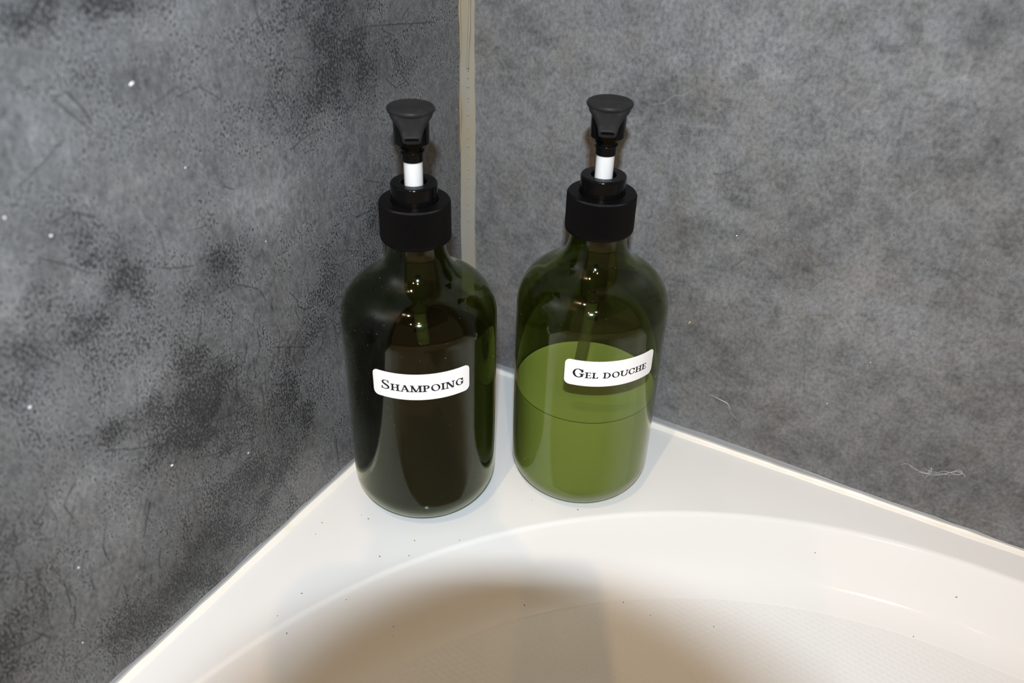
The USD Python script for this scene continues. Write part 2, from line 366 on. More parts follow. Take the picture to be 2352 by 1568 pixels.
def tray_meshes():
    prof = [(-0.0040, 0.0), (-0.0022, 0.0)]
    prof += [(x, z) for x, z in arc(-0.0018, -0.0035, 0.0035, 88, 29, 8)]
    x0, z0 = prof[-1]
    prof += [(x0 + (0.0095 - x0) * t, z0 + (-0.0165 - z0) * t) for t in (0.25, 0.5, 0.75, 1.0)]
    # concave fillet to the floor
    prof += [(0.0120, -0.0205), (0.0150, -0.0245), (0.0185, -0.0277), (0.0225, -0.0301), (0.0265, -0.0314), (0.0292, -0.03185), (0.0300, -0.0321)]
    rows = []
    outer = rim_loop(0)[1]
    c = outer.mean(0)
    skirt = outer + 0
    for z in (-0.118, -0.006):
        rows.append(np.column_stack([skirt, np.full(len(skirt), z)]))
    rows.append(np.column_stack([outer + (c - outer) * 0.0012, np.full(len(outer), -0.0015)]))
    rows.append(np.column_stack([outer + (c - outer) * 0.004, np.zeros(len(outer))]))
    first = rim_loop(prof[0][0])[0]
    for t in (0.33, 0.66):
        rows.append(np.column_stack([rows[3][:, :2] * (1 - t) + first * t, np.zeros(len(first))]))
    for d, z in prof:
        rows.append(np.column_stack([rim_loop(d)[0], np.full(len(outer), z)]))
    k = len(rows[0])
    v = np.vstack(rows)
    f = grid_faces(len(rows), k, True)
    body = trimesh.Trimesh(v, f, process=False)
    # the tread: the textured floor, a shallow dish one step lower
    rr = []
    for s, z in ((0.0, -0.0321), (0.0006, -0.0324), (0.012, -0.0326), (0.06, -0.0330), (0.14, -0.0337), (0.24, -0.0346), (0.28, -0.0350)):
        rr.append(np.column_stack([rim_loop(0.0300 + s)[0], np.full(len(outer), z)]))
    mid = np.vstack(rr + [[[SIDE / 2, -SIDE / 2, -0.036]]])
    f2 = grid_faces(len(rr), k, True)
    last = (len(rr) - 1) * k
    fan = np.stack([last + np.arange(k), last + (np.arange(k) + 1) % k, np.full(k, len(mid) - 1)], 1)
    tread = trimesh.Trimesh(mid, np.vstack([f2, fan]), process=False)
    for mm in (body, tread):
        up = mm.face_normals[:, 2] * mm.area_faces
        if up.sum() < 0:
            mm.invert()
    return body, tread


def enamel(name, bumpy):
    nodes = {"g": ("geometry", {}), "n": ("noise_texture", {"scale": 7.0, "detail": 2.0}),
             "c": ("mix_color", {"a": (0.765, 0.765, 0.755), "b": (0.745, 0.745, 0.73)}),
             "p": ("principled_bsdf", {"roughness": 0.07 if not bumpy else 0.09, "specular_ior_level": 0.5, "coat_weight": 0.0})}
    links = [("g.position", "n.vector"), ("n.fac", "c.fac"), ("c.result", "p.base_color")]
    if bumpy:  # anti-slip relief: a hexagonal field of small round pimples, pitch about 3.4 mm
        k = 2 * math.pi / 0.0030
        names = []
        for i, a in enumerate((20, 80, 140)):
            a = math.radians(a)
            nodes[f"d{i}"] = ("vector_math", {"math_type": "dot_product", "vector2": (k * math.cos(a), k * math.sin(a), 0.0)})
            nodes[f"s{i}"] = ("math", {"math_type": "cosine"})
            links += [("g.position", f"d{i}.vector1"), (f"d{i}.value", f"s{i}.value1")]
        nodes["a0"] = ("math", {"math_type": "add"}); nodes["a1"] = ("math", {"math_type": "add"})
        nodes["pim"] = ("map_range", {"from_min": -0.6, "from_max": 1.6, "to_min": 0.0, "to_max": 1.0, "clamp": True})
        nodes["bump"] = ("bump", {"strength": 0.5, "distance": 0.00012, "invert": True})
        links += [("s0.value", "a0.value1"), ("s1.value", "a0.value2"), ("a0.value", "a1.value1"), ("s2.value", "a1.value2"), ("a1.value", "pim.value"), ("pim.result", "bump.height"), ("bump.normal", "p.normal")]
    return look(name, nodes, links)


tray_body, tray_tread = tray_meshes()
tray = thing("shower_tray", "glossy white shower tray with a rounded inner corner, under the two bottles", "shower tray")
obj("tray_rim", tray_body, enamel("white_enamel", False), tray, smooth=40)
obj("tread_floor", tray_tread, enamel("white_enamel_tread", True), tray, smooth=40, label="white tray floor with fine anti-slip pimples")
SPECKS = [(0.0326, -0.1515), (0.0279, -0.1513), (0.1001, -0.0951), (0.1248, -0.0893), (0.0621, -0.1518), (0.2108, -0.0437), (0.2282, -0.0368), (0.0159, -0.1738), (0.0136, -0.1659), (0.0351, -0.2065), (0.043, -0.217), (0.0341, -0.2221), (0.0421, -0.2219), (0.0419, -0.2253), (0.0535, -0.1967), (0.0722, -0.1861), (0.0734, -0.1892), (0.0532, -0.1693), (0.0654, -0.1615), (0.0818, -0.1399), (0.1191, -0.1369), (0.1624, -0.1077), (0.2, -0.1277), (0.1777, -0.1081), (0.2084, -0.0983), (0.3121, -0.0319), (0.2427, -0.0416), (0.2986, -0.0531), (0.2431, -0.0966)]
brown = plain("grime", (0.32, 0.19, 0.05), 0.7, 0.2)
parts = []
rng = np.random.default_rng(5)
for i, (x, y) in enumerate(SPECKS):
    d = RAD - math.hypot(x - CC, y + CC) if x < CC and y > -CC else 0.05
    z = 0.0 if d < -0.002 else float(np.interp(d, [0.002, 0.0095, 0.0150, 0.0225, 0.030, 0.06], [-0.003, -0.0165, -0.0245, -0.0301, -0.0322, -0.0330]))
    s = trimesh.creation.icosphere(1, (0.0009 if i == 5 else 0.00032) * rng.uniform(0.6, 1.35)); s.apply_scale([rng.uniform(0.8, 1.3), rng.uniform(0.8, 1.3), 0.5]); s.apply_translation([x, y, z])
    parts.append(s)
g = obj("grime_specks", trimesh.util.concatenate(parts), brown, tray, label="tiny brown dirt specks")
tag(g, kind="stuff")

# ------------------------------------------------------------------ silicone joints
silicone_nodes = {"g": ("geometry", {}), "n": ("noise_texture", {"scale": 60.0, "detail": 3.0}), "m": ("mapping", {"scale": (1, 1, 0.25)}),
                  "r": ("rgb_ramp", {"ramp": [(0.0, (0.27, 0.27, 0.25)), (0.46, (0.25, 0.24, 0.205)), (0.62, (0.255, 0.225, 0.16)), (1.0, (0.25, 0.19, 0.10))]}),
                  "p": ("principled_bsdf", {"roughness": 0.35, "specular_ior_level": 0.4})}
silicone = look("old_silicone", silicone_nodes, [("g.position", "m.vector"), ("m.vector", "n.vector"), ("n.fac", "r.fac"), ("r.color", "p.base_color")])


def bead(path, normal_a, normal_b, size, rng, wave=0.12, sides=7, step=0.002, seed=0):
    """A bead of sealant in the inner angle between two faces along the path p0-p1; normal_a and normal_b point away from the faces."""
    p0, p1 = map(np.asarray, path)
    L = np.linalg.norm(p1 - p0); k = int(L / step) + 2
    t = np.linspace(0, 1, k)
    na, nb = np.asarray(normal_a, float), np.asarray(normal_b, float)
    wob_a = 1 + wave * 2 * (meshkit.fbm(np.stack([t * L * 55, 0 * t + seed, 0 * t], -1), 3, seed) - 0.5) * 2
    wob_b = 1 + wave * 2 * (meshkit.fbm(np.stack([t * L * 55, 0 * t + seed + 9, 0 * t], -1), 3, seed + 3) - 0.5) * 2
    rows = []
    for i in range(k):
        base = p0 + (p1 - p0) * t[i]
        A, B = size[0] * wob_a[i], size[1] * wob_b[i]
        ring = [base - 0.0003 * na - 0.0003 * nb, base + A * na - 0.0003 * nb]
        for s in np.linspace(0, 1, sides)[1:-1]:  # concave-ish face
            q = (1 - s) ** 2 * (A * na) + s ** 2 * (B * nb) + 2 * s * (1 - s) * 0.36 * (A * na + B * nb)
            ring.append(base + q)
        ring.append(base + B * nb - 0.0003 * na)
        rows.append(ring)
    n = len(rows[0])
    v = np.array(rows).reshape(-1, 3)
    f = grid_faces(k, n, True)
    caps = [[0, j, j + 1] for j in range(1, n - 1)] + [[(k - 1) * n, (k - 1) * n + j + 1, (k - 1) * n + j] for j in range(1, n - 1)]
    m = trimesh.Trimesh(v, np.vstack([f, caps]), process=False)
    if m.volume < 0:
        m.invert()
    return m


rng = np.random.default_rng(3)
corner = thing("trim_1", "yellowed silicone joint running up the corner between the two walls", "silicone joint")
tag(corner, kind="structure")
obj("sealant_bead", bead(((0, 0, 0.0), (0, 0, 1.2)), (1, 0, 0), (0, -1, 0), (0.0066, 0.0062), rng, 0.07, seed=2), silicone, corner)
# loose ridges and drips of sealant on the joint
zz = np.linspace(0.195, 0.30, 60)
ridge = np.stack([0.0038 + 0.0006 * np.sin(zz * 60), -0.0028 + 0.0004 * np.sin(zz * 90), zz], -1)
obj("sealant_ridge", tube_mesh(ridge, 0.0005 + 0.0003 * np.sin(zz * 140) ** 2, 6), silicone, corner)
zz = np.linspace(0.150, 0.30, 110)
ridge = np.stack([0.0004 + 0.0003 * np.sin(zz * 190), -0.0061 - 0.0005 * np.sin(zz * 75 + 1) - 0.0003 * np.sin(zz * 260), zz], -1)
amber = plain("amber_silicone", (0.27, 0.215, 0.13), 0.4, 0.4)
obj("sealant_ridge", tube_mesh(ridge, 0.00022 + 0.00045 * (0.5 + 0.5 * np.sin(zz * 118 + 0.4)) ** 2, 6), amber, corner, label="amber stained edge of the joint")
blist = []
for k in range(26):
    s = trimesh.creation.icosphere(1, 0.0005 * rng.uniform(0.6, 1.4)); s.apply_translation([0.0031, -0.0025, 0.10 + 0.0042 * k + rng.uniform(-0.0022, 0.0022)])
    blist.append(s)
tag(obj("sealant_bubbles", trimesh.util.concatenate(blist), silicone, corner, label="row of small bubbles in the joint"), kind="stuff")

white_sil = {"g": ("geometry", {}), "n": ("noise_texture", {"scale": 38.0, "detail": 4.0}), "r": ("rgb_ramp", {"ramp": [(0.0, (0.80, 0.78, 0.73)), (0.58, (0.78, 0.76, 0.70)), (0.78, (0.74, 0.66, 0.50)), (1.0, (0.68, 0.54, 0.32))]}),
             "p": ("principled_bsdf", {"roughness": 0.3, "specular_ior_level": 0.4})}
joint_white = look("white_silicone", white_sil, [("g.position", "n.vector"), ("n.fac", "r.fac"), ("r.color", "p.base_color")])
film_nodes = {"t": ("transparent_bsdf", {"color": (0.9, 0.9, 0.9)}), "p": ("principled_bsdf", {"base_color": (0.46, 0.48, 0.50), "roughness": 0.4}), "m": ("mix_closure", {"fac": 0.45})}
film = look("silicone_film", film_nodes, [("t.BSDF", "m.closure1"), ("p.BSDF", "m.closure2")], surface="m.closure")


def smear(points_u, heights, left, thick=0.0004):
    """A thin smeared film of clear sealant up the wall above the joint."""
    rows = []
    for a, h in zip(points_u, heights):
        h0 = 0.0005
        prof = [(0.0, h0), (thick * 2.2, h0), (thick * 1.6, h0 + (h - h0) * 0.45), (thick, h0 + (h - h0) * 0.85), (thick * 0.6, h), (0.0, h + 0.0002)]
        rows.append([((x + 0.00005, -a, z) if left else (a, -x - 0.00005, z)) for x, z in prof])
    k, n = len(rows), len(rows[0])
    m = trimesh.Trimesh(np.array(rows).reshape(-1, 3), grid_faces(k, n, True), process=False)
    if m.volume < 0:
        m.invert()
    return m


SMEAR = [(0, 5.0), (60, 5.2), (120, 5.6), (146.6, 5.6), (170.8, 6.0), (198.8, 5.2), (224.5, 4.6), (247.3, 3.6), (269.5, 3.2), (279.6, 3.3), (293.8, 3.6), (300.5, 2.8), (312.9, 3.4), (326.1, 2.2), (335.8, 2.6), (380, 3.0), (500, 3.0)]
jr = thing("trim_2", "white silicone joint with a grey smear between the tray and the right wall", "silicone joint")
tag(jr, kind="structure")
obj("sealant_bead", bead(((0.0, 0, 0), (SIDE, 0, 0)), (0, -1, 0), (0, 0, 1), (0.0036, 0.0026), rng, 0.10, seed=14), joint_white, jr)
us = np.linspace(0, 0.5, 180)
hs = np.interp(us * 1000, *zip(*SMEAR)) / 1000 + 0.0006 * (meshkit.fbm(np.stack([us * 90, 0 * us, 0 * us], -1), 3, 4) - 0.5)
obj("sealant_smear", smear(us, hs, False), film, jr, label="translucent grey smear on the wall")
edge = np.stack([us, np.full_like(us, -0.0003), hs], -1)[80:]
obj("smear_edge", tube_mesh(edge, 0.00022, 6), plain("smear_edge", (0.42, 0.43, 0.44), 0.35), jr)
jl = thing("trim_3", "thin white silicone joint between the tray and the dark left wall", "silicone joint")
tag(jl, kind="structure")
obj("sealant_bead", bead(((0, 0, 0), (0, -SIDE, 0)), (1, 0, 0), (0, 0, 1), (0.0036, 0.0028), rng, 0.12, seed=27), joint_white, jl)
hs = 0.0042 + 0.0026 * (meshkit.fbm(np.stack([us * 60, 0 * us + 3, 0 * us], -1), 3, 8) - 0.5)
obj("sealant_smear", smear(us, hs, True), film, jl, label="translucent grey smear on the wall")

# ------------------------------------------------------------------ lettering: classical capitals drawn from strokes (cap height 1)
def serif(x, y, w, up, s=0.13, t=0.055, b=0.07):
    k = 1 if up else -1
    return Polygon([(x - w / 2 - s, y), (x + w / 2 + s, y), (x + w / 2 + s, y + k * t), (x + w / 2, y + k * (t + b)), (x - w / 2, y + k * (t + b)), (x - w / 2 - s, y + k * t)])


def stem(x, w=0.17, y0=0.0, y1=1.0, foot=True, head=True, s=0.13):
    g = [box(x - w / 2, y0, x + w / 2, y1)]
    if foot:
        g.append(serif(x, y0, w, True, s))
    if head:
        g.append(serif(x, y1, w, False, s))
    return union_all(g)


def diag(x0, y0, x1, y1, w):
    return Polygon([(x0 - w / 2, y0), (x0 + w / 2, y0), (x1 + w / 2, y1), (x1 - w / 2, y1)])


def ring(cx, cy, rx, ry, wx, wy, tilt=0.0):
    e = Point(0, 0).buffer(1, 24)
    out = affinity.scale(e, rx, ry)
    inn = affinity.rotate(affinity.scale(e, rx - wx, ry - wy), tilt, origin=(0, 0))
    return affinity.translate(out.difference(inn), cx, cy)


def flow(points, widths):
    """A stroke of changing width along a smooth path."""
    p = np.asarray(points, float)
    t = np.linspace(0, 1, len(p)); tt = np.linspace(0, 1, 60)
    from scipy.interpolate import CubicSpline
    q = CubicSpline(t, p)(tt); w = np.interp(tt, np.linspace(0, 1, len(widths)), widths)
    return union_all([MultiPolygon([Point(a).buffer(wa / 2, 6), Point(b).buffer(wb / 2, 6)]).convex_hull for a, b, wa, wb in zip(q[:-1], q[1:], w[:-1], w[1:])])


def wedge(*pts):
    return Polygon(pts)


def glyph(c):
    """(outline, advance) of one capital."""
    if c == "S":
        g = flow([(0.57, 0.80), (0.47, 0.95), (0.27, 0.965), (0.12, 0.82), (0.17, 0.64), (0.36, 0.50), (0.54, 0.35), (0.56, 0.17), (0.37, 0.035), (0.17, 0.05), (0.06, 0.22)], [0.05, 0.05, 0.055, 0.10, 0.15, 0.17, 0.15, 0.10, 0.055, 0.05, 0.05])
        return union_all([g, wedge((0.53, 0.98), (0.60, 0.98), (0.59, 0.70), (0.55, 0.72)), wedge((0.03, 0.02), (0.09, 0.02), (0.08, 0.30), (0.03, 0.30))]), 0.68
    if c == "H":
        return union_all([stem(0.20), stem(0.75), box(0.2, 0.47, 0.75, 0.54)]), 0.95
    if c == "A":
        return union_all([diag(0.14, 0, 0.46, 1.02, 0.075), diag(0.80, 0, 0.46, 1.02, 0.19), box(0.24, 0.31, 0.70, 0.37), serif(0.14, 0, 0.07, True, 0.13, 0.05, 0.04), serif(0.80, 0, 0.17, True, 0.12, 0.05, 0.04)]), 0.94
    if c == "M":
        return union_all([stem(0.17, 0.09), diag(0.60, 0.0, 0.17, 1.0, 0.20), diag(0.60, 0.0, 1.0, 1.0, 0.08), stem(1.02, 0.18), wedge((0.0, 1.0), (0.28, 1.0), (0.28, 0.945), (0.0, 0.945))]).intersection(box(-1, 0, 3, 1)), 1.20
    if c == "P":
        b = ring(0.37, 0.72, 0.33, 0.28, 0.17, 0.06).intersection(box(0.37, 0, 2, 2))
        return union_all([stem(0.20), b, box(0.2, 0.94, 0.38, 1.0), box(0.2, 0.44, 0.38, 0.50)]), 0.76
    if c == "O":
        return ring(0.50, 0.5, 0.46, 0.52, 0.165, 0.06, 12), 1.0
    if c == "I":
        return stem(0.20), 0.40
    if c == "N":
        return union_all([stem(0.17, 0.08), stem(0.84, 0.08, 0.0, 1.0, False, True), diag(0.80, -0.02, 0.19, 1.0, 0.21)]).intersection(box(-1, -0.03, 3, 1)), 1.01
    if c in "CG":
        r = ring(0.50, 0.5, 0.45, 0.52, 0.165, 0.06, 8)
        r = r.difference(Polygon([(0.62, 0.5), (1.3, 1.0), (1.3, 0.0)] if c == "C" else [(0.60, 0.46), (1.4, 1.15), (1.4, 0.0), (0.60, 0.0 + 0.40)]))
        parts = [r, wedge((0.80, 0.98), (0.87, 0.98), (0.86, 0.66), (0.81, 0.70), (0.76, 0.80))]
        if c == "G":
            parts += [box(0.70, 0.10, 0.86, 0.46), serif(0.78, 0.46, 0.16, False, 0.12, 0.05, 0.03), wedge((0.55, 0.0), (0.86, 0.12), (0.86, 0.2), (0.55, 0.05))]
        else:
            parts += [wedge((0.70, 0.06), (0.88, 0.22), (0.84, 0.25), (0.66, 0.10))]
        return union_all(parts), 0.94 if c == "C" else 0.98
    if c == "E":
        return union_all([stem(0.20), box(0.2, 0.945, 0.66, 1.0), box(0.2, 0, 0.68, 0.055), box(0.2, 0.475, 0.56, 0.53), wedge((0.66, 1.0), (0.60, 0.94), (0.64, 0.78), (0.675, 0.78)), wedge((0.68, 0.0), (0.60, 0.05), (0.68, 0.24), (0.72, 0.24)), wedge((0.54, 0.40), (0.58, 0.40), (0.58, 0.61), (0.54, 0.61))]), 0.76
    if c == "L":
        return union_all([stem(0.20), box(0.2, 0, 0.66, 0.055), wedge((0.66, 0.0), (0.54, 0.05), (0.68, 0.27), (0.72, 0.27))]), 0.74
    if c == "D":
        b = ring(0.38, 0.5, 0.52, 0.5, 0.175, 0.06).intersection(box(0.38, -1, 2, 2))
        return union_all([stem(0.20), b, box(0.2, 0.94, 0.39, 1.0), box(0.2, 0.0, 0.39, 0.06)]), 0.98
    if c == "U":
        b = ring(0.51, 0.36, 0.40, 0.375, 0.16, 0.07).intersection(box(-1, -1, 2, 0.37)).difference(box(0.83, -1, 0.84, -0.5))
        b = affinity.translate(b, 0, 0)
        return union_all([stem(0.195, 0.17, 0.35, 1.0, False), stem(0.87, 0.075, 0.35, 1.0, False), b]), 1.0
    return None, 0.42


def inscription(text, big, small):
    """Small capitals: letters given in lower case come out small. Returns one outline whose left edge is at 0, and its width."""
    x, out = 0.0, []
    for c in text:
        g, adv = glyph(c.upper())
        s = big if c.isupper() else small
        if g is not None:
            out.append(affinity.translate(affinity.scale(g, s, s, origin=(0, 0)), x, 0))
        x += (adv + 0.07) * s
    g = union_all(out).buffer(0.018 * small, 3)
    return affinity.translate(g, -g.bounds[0], 0), g.bounds[2] - g.bounds[0]


def wrap(shape, r, depth, z0, a0, strips=0.0016):
    """A flat outline (x along the girth, y up) wrapped round a cylinder of radius r as a thin solid."""
    x0, y0, x1, y1 = shape.bounds
    parts = []
    k = max(1, int((x1 - x0) / strips))
    e = np.linspace(x0 - 1e-6, x1 + 1e-6, k + 1)
    for a, b in zip(e[:-1], e[1:]):
        s = shape.intersection(box(a, y0 - 1, b, y1 + 1))
        for g in getattr(s, "geoms", [s]):
            if g.geom_type == "Polygon" and g.area > 1e-11:
                parts.append(trimesh.creation.extrude_polygon(g, depth, engine="earcut"))
    m = trimesh.util.concatenate(parts)
    v = m.vertices
    ang = a0 + v[:, 0] / r
    rr = r + v[:, 2]
    m.vertices = np.stack([rr * np.cos(ang), rr * np.sin(ang), z0 + v[:, 1]], -1)
    if m.volume < 0:
        m.invert()
    return m


# ------------------------------------------------------------------ pump bottles
R = 0.0375
TINT = (0.375, 0.44, 0.19)        # light left after one wall of the green plastic


def pet(name, tint):
    per = tuple(t ** 0.5 for t in tint)
    nodes = {"lw": ("layer_weight", {"blend": 0.5}), "pw": ("math", {"math_type": "power", "value2": 5.0}),
             "sch": ("math", {"math_type": "multiply_add", "value2": 0.94, "value3": 0.037, "use_clamp": True}),
             "t": ("transparent_bsdf", {"color": per}), "g": ("glossy_bsdf", {"color": (1, 1, 1), "roughness": 0.045}), "m": ("mix_closure", {})}
    return look(name, nodes, [("lw.facing", "pw.value1"), ("pw.value", "sch.value1"), ("sch.value", "m.fac"), ("t.BSDF", "m.closure1"), ("g.BSDF", "m.closure2")], surface="m.closure")


GREEN = pet("green_plastic", TINT)
BLACK = plain("black_plastic", (0.0032, 0.003, 0.0032), 0.34, 0.12)
BLACK_GLOSS = plain("black_plastic_gloss", (0.003, 0.003, 0.0031), 0.14, 0.16)
dust = {"g": ("texture_coordinate", {}), "n": ("noise_texture", {"scale": 380.0, "detail": 4.0, "roughness": 0.7}), "r": ("rgb_ramp", {"ramp": [(0.0, (0.014, 0.014, 0.0145)), (0.55, (0.018, 0.018, 0.0185)), (0.70, (0.024, 0.024, 0.024)), (1.0, (0.12, 0.12, 0.12))]}),
        "p": ("principled_bsdf", {"roughness": 0.42, "specular_ior_level": 0.12})}
SATIN = look("satin_black_plastic", dust, [("g.object", "n.vector"), ("n.fac", "r.fac"), ("r.color", "p.base_color")])
WHITE = plain("white_plastic", (0.68, 0.68, 0.67), 0.3, 0.4)
PAPER = plain("label_paper", (0.91, 0.91, 0.91), 0.45, 0.4)
DUST = plain("dust", (0.35, 0.36, 0.34), 0.8, 0.1)
INK = plain("label_ink", (0.012, 0.012, 0.013), 0.5, 0.3)
HOLE = plain("nozzle_dark", (0.003, 0.003, 0.003), 0.6, 0.2)
GEL = plain("shower_gel", (0.90, 0.91, 0.80), 0.35, 0.4)
GEL_EDGE = plain("gel_edge", (0.20, 0.23, 0.10), 0.5, 0.2)


def milky(name, fac, clear):
    nodes = {"t": ("transparent_bsdf", {"color": clear}), "p": ("principled_bsdf", {"base_color": (0.50, 0.52, 0.48), "roughness": 0.35}), "m": ("mix_closure", {"fac": fac})}
    return look(name, nodes, [("t.BSDF", "m.closure1"), ("p.BSDF", "m.closure2")], surface="m.closure")


TUBE, CHAMBER = milky("milky_tube", 0.20, (0.7, 0.7, 0.68)), milky("smoky_chamber", 0.035, (0.6, 0.58, 0.5))
shade = {"t": ("transparent_bsdf", {"color": (0.07, 0.065, 0.055)}), "p": ("principled_bsdf", {"base_color": (0.008, 0.007, 0.005), "roughness": 0.25}), "m": ("mix_closure", {"fac": 0.5})}
SHAMPOO = look("dark_shampoo", shade, [("t.BSDF", "m.closure1"), ("p.BSDF", "m.closure2")], surface="m.closure")


def body_profile(off=0.0, z_floor=0.0):
    z1, rho, rn, rc, rf = 0.1102, 0.0220, 0.0133, 0.018, 0.019
    P = [(0.0, 0.0022), (0.010, 0.0018), (0.0165, 0.0004)]
    P += arc(R - rc, rc, rc, -88, 0, 14)
    cx = R - rho
    dx = rn + rf - cx
    dz = math.sqrt((rho + rf) ** 2 - dx ** 2)
    a = math.degrees(math.atan2(dz, dx))
    P += [(R, 0.04), (R, 0.06), (R, 0.085)]
    P += arc(cx, z1, rho, 0, a, 26)
    P += arc(rn + rf, z1 + dz, rf, a + 180, 180, 14)[1:]
    P += [(rn, 0.1640)]
    P = np.array(P)
    if off:  # inset along the normal
        t = np.gradient(P, axis=0); t /= np.linalg.norm(t, axis=1, keepdims=True)
        P = P + off * np.stack([-t[:, 1], t[:, 0]], -1)
        P[0, 0] = 0.0; P[:, 0] = np.maximum(P[:, 0], 0)
        P[-1, 1] = 0.1640
    return P


def fill_profile(level, gap):
    """The space inside the bottle up to a level."""
    P = body_profile(gap)
    keep = [tuple(p) for p in P if p[1] < level - 0.0012]
    r = float(np.interp(level, P[3:, 1], P[3:, 0]))
    return keep + [(r, level - 0.0012)] + [(r - 0.0003 * (1 - math.cos(t)), level - 0.0012 + 0.0012 * math.sin(t)) for t in np.linspace(0.2, math.pi / 2, 5)] + [(r - 0.0018, level - 0.0002), (0.0, level - 0.0002)]


def spout_mesh():
    """The nozzle: starts as wide as the button, narrows and droops forwards; hollow at its mouth."""
    st = [(-0.0005, 0.0092, -0.0002, -0.0036), (0.0040, 0.0090, -0.0002, -0.0040), (0.0052, 0.0086, -0.0004, -0.0046), (0.0068, 0.0077, -0.0012, -0.0052), (0.0086, 0.0066, -0.0021, -0.0060),
          (0.0106, 0.0056, -0.0031, -0.0071), (0.0130, 0.0047, -0.0043, -0.0084), (0.0156, 0.0041, -0.0057, -0.0096), (0.0178, 0.0038, -0.0070, -0.0105)]
    n, rows = 36, []
    t = np.arange(n) * 2 * np.pi / n

    def section(x, w, top, bot, shrink=0.0, dx=0.0):
        h, c = (top - bot) / 2 - shrink, (top + bot) / 2
        w = w - shrink
        e = 0.45
        y = np.sign(np.cos(t)) * np.abs(np.cos(t)) ** e * w
        z = np.sign(np.sin(t)) * np.abs(np.sin(t)) ** e * h + c
        lean = -(z - c) * 0.35  # the mouth leans forwards at its top
        return np.stack([np.full(n, x + dx) - lean * (x > 0.012), y, z], -1)

    for s in st:
        rows.append(section(*s))
    x, w, top, bot = st[-1]
    rows.append(section(x, w, top, bot, 0.0003, 0.0003))
    rows.append(section(x, w, top, bot, 0.0009, 0.0003))
    rows.append(section(x, w, top, bot, 0.0011, -0.0035))
    v = np.vstack(rows + [rows[0].mean(0)[None], rows[-1].mean(0)[None]])
    f = grid_faces(len(rows), n, True)
    k = np.arange(n)
    a, b = len(rows) * n, len(rows) * n + 1
    f = np.vstack([f, np.stack([np.full(n, a), (k + 1) % n, k], 1), np.stack([np.full(n, b), (len(rows) - 1) * n + k, (len(rows) - 1) * n + (k + 1) % n], 1)])
    m = trimesh.Trimesh(v, f, process=False)
    if m.volume < 0:
        m.invert()
    mouth = trimesh.Trimesh(np.vstack([rows[-1] + [0.0002, 0, 0], rows[-1].mean(0)[None] + [0.0002, 0, 0], rows[-1] + [0.0004, 0, 0], rows[-1].mean(0)[None] + [0.0004, 0, 0]]),
                            np.vstack([np.stack([np.full(n, n), k, (k + 1) % n], 1), np.stack([np.full(n, 2 * n + 1), (k + 1) % n + n + 1, k + n + 1], 1)]), process=False)
    return m, mouth


def button_mesh():
    """The pump's push button: a dished round top; and the hollow skirt under it."""
    P = [(0.0, -0.0021), (0.003, -0.0020), (0.0060, -0.0013), (0.0080, -0.0005), (0.0090, -0.0001)]
    P += arc(0.0090, -0.0013, 0.0012, 88, -30, 8)
    P += [(0.0096, -0.0026), (0.0088, -0.0035), (0.0080, -0.0041), (0.0, -0.0043)]
    S = [(0.0068, -0.0042), (0.00775, -0.0042), (0.00775, -0.0050), (0.00770, -0.0153)]
    S += arc(0.0071, -0.0153, 0.0006, 0, -90, 4)
    S += [(0.0067, -0.0159), (0.0066, -0.0150), (0.0066, -0.0050), (0.0068, -0.0042)]
    return lathe(P, 72), lathe(S, 72)


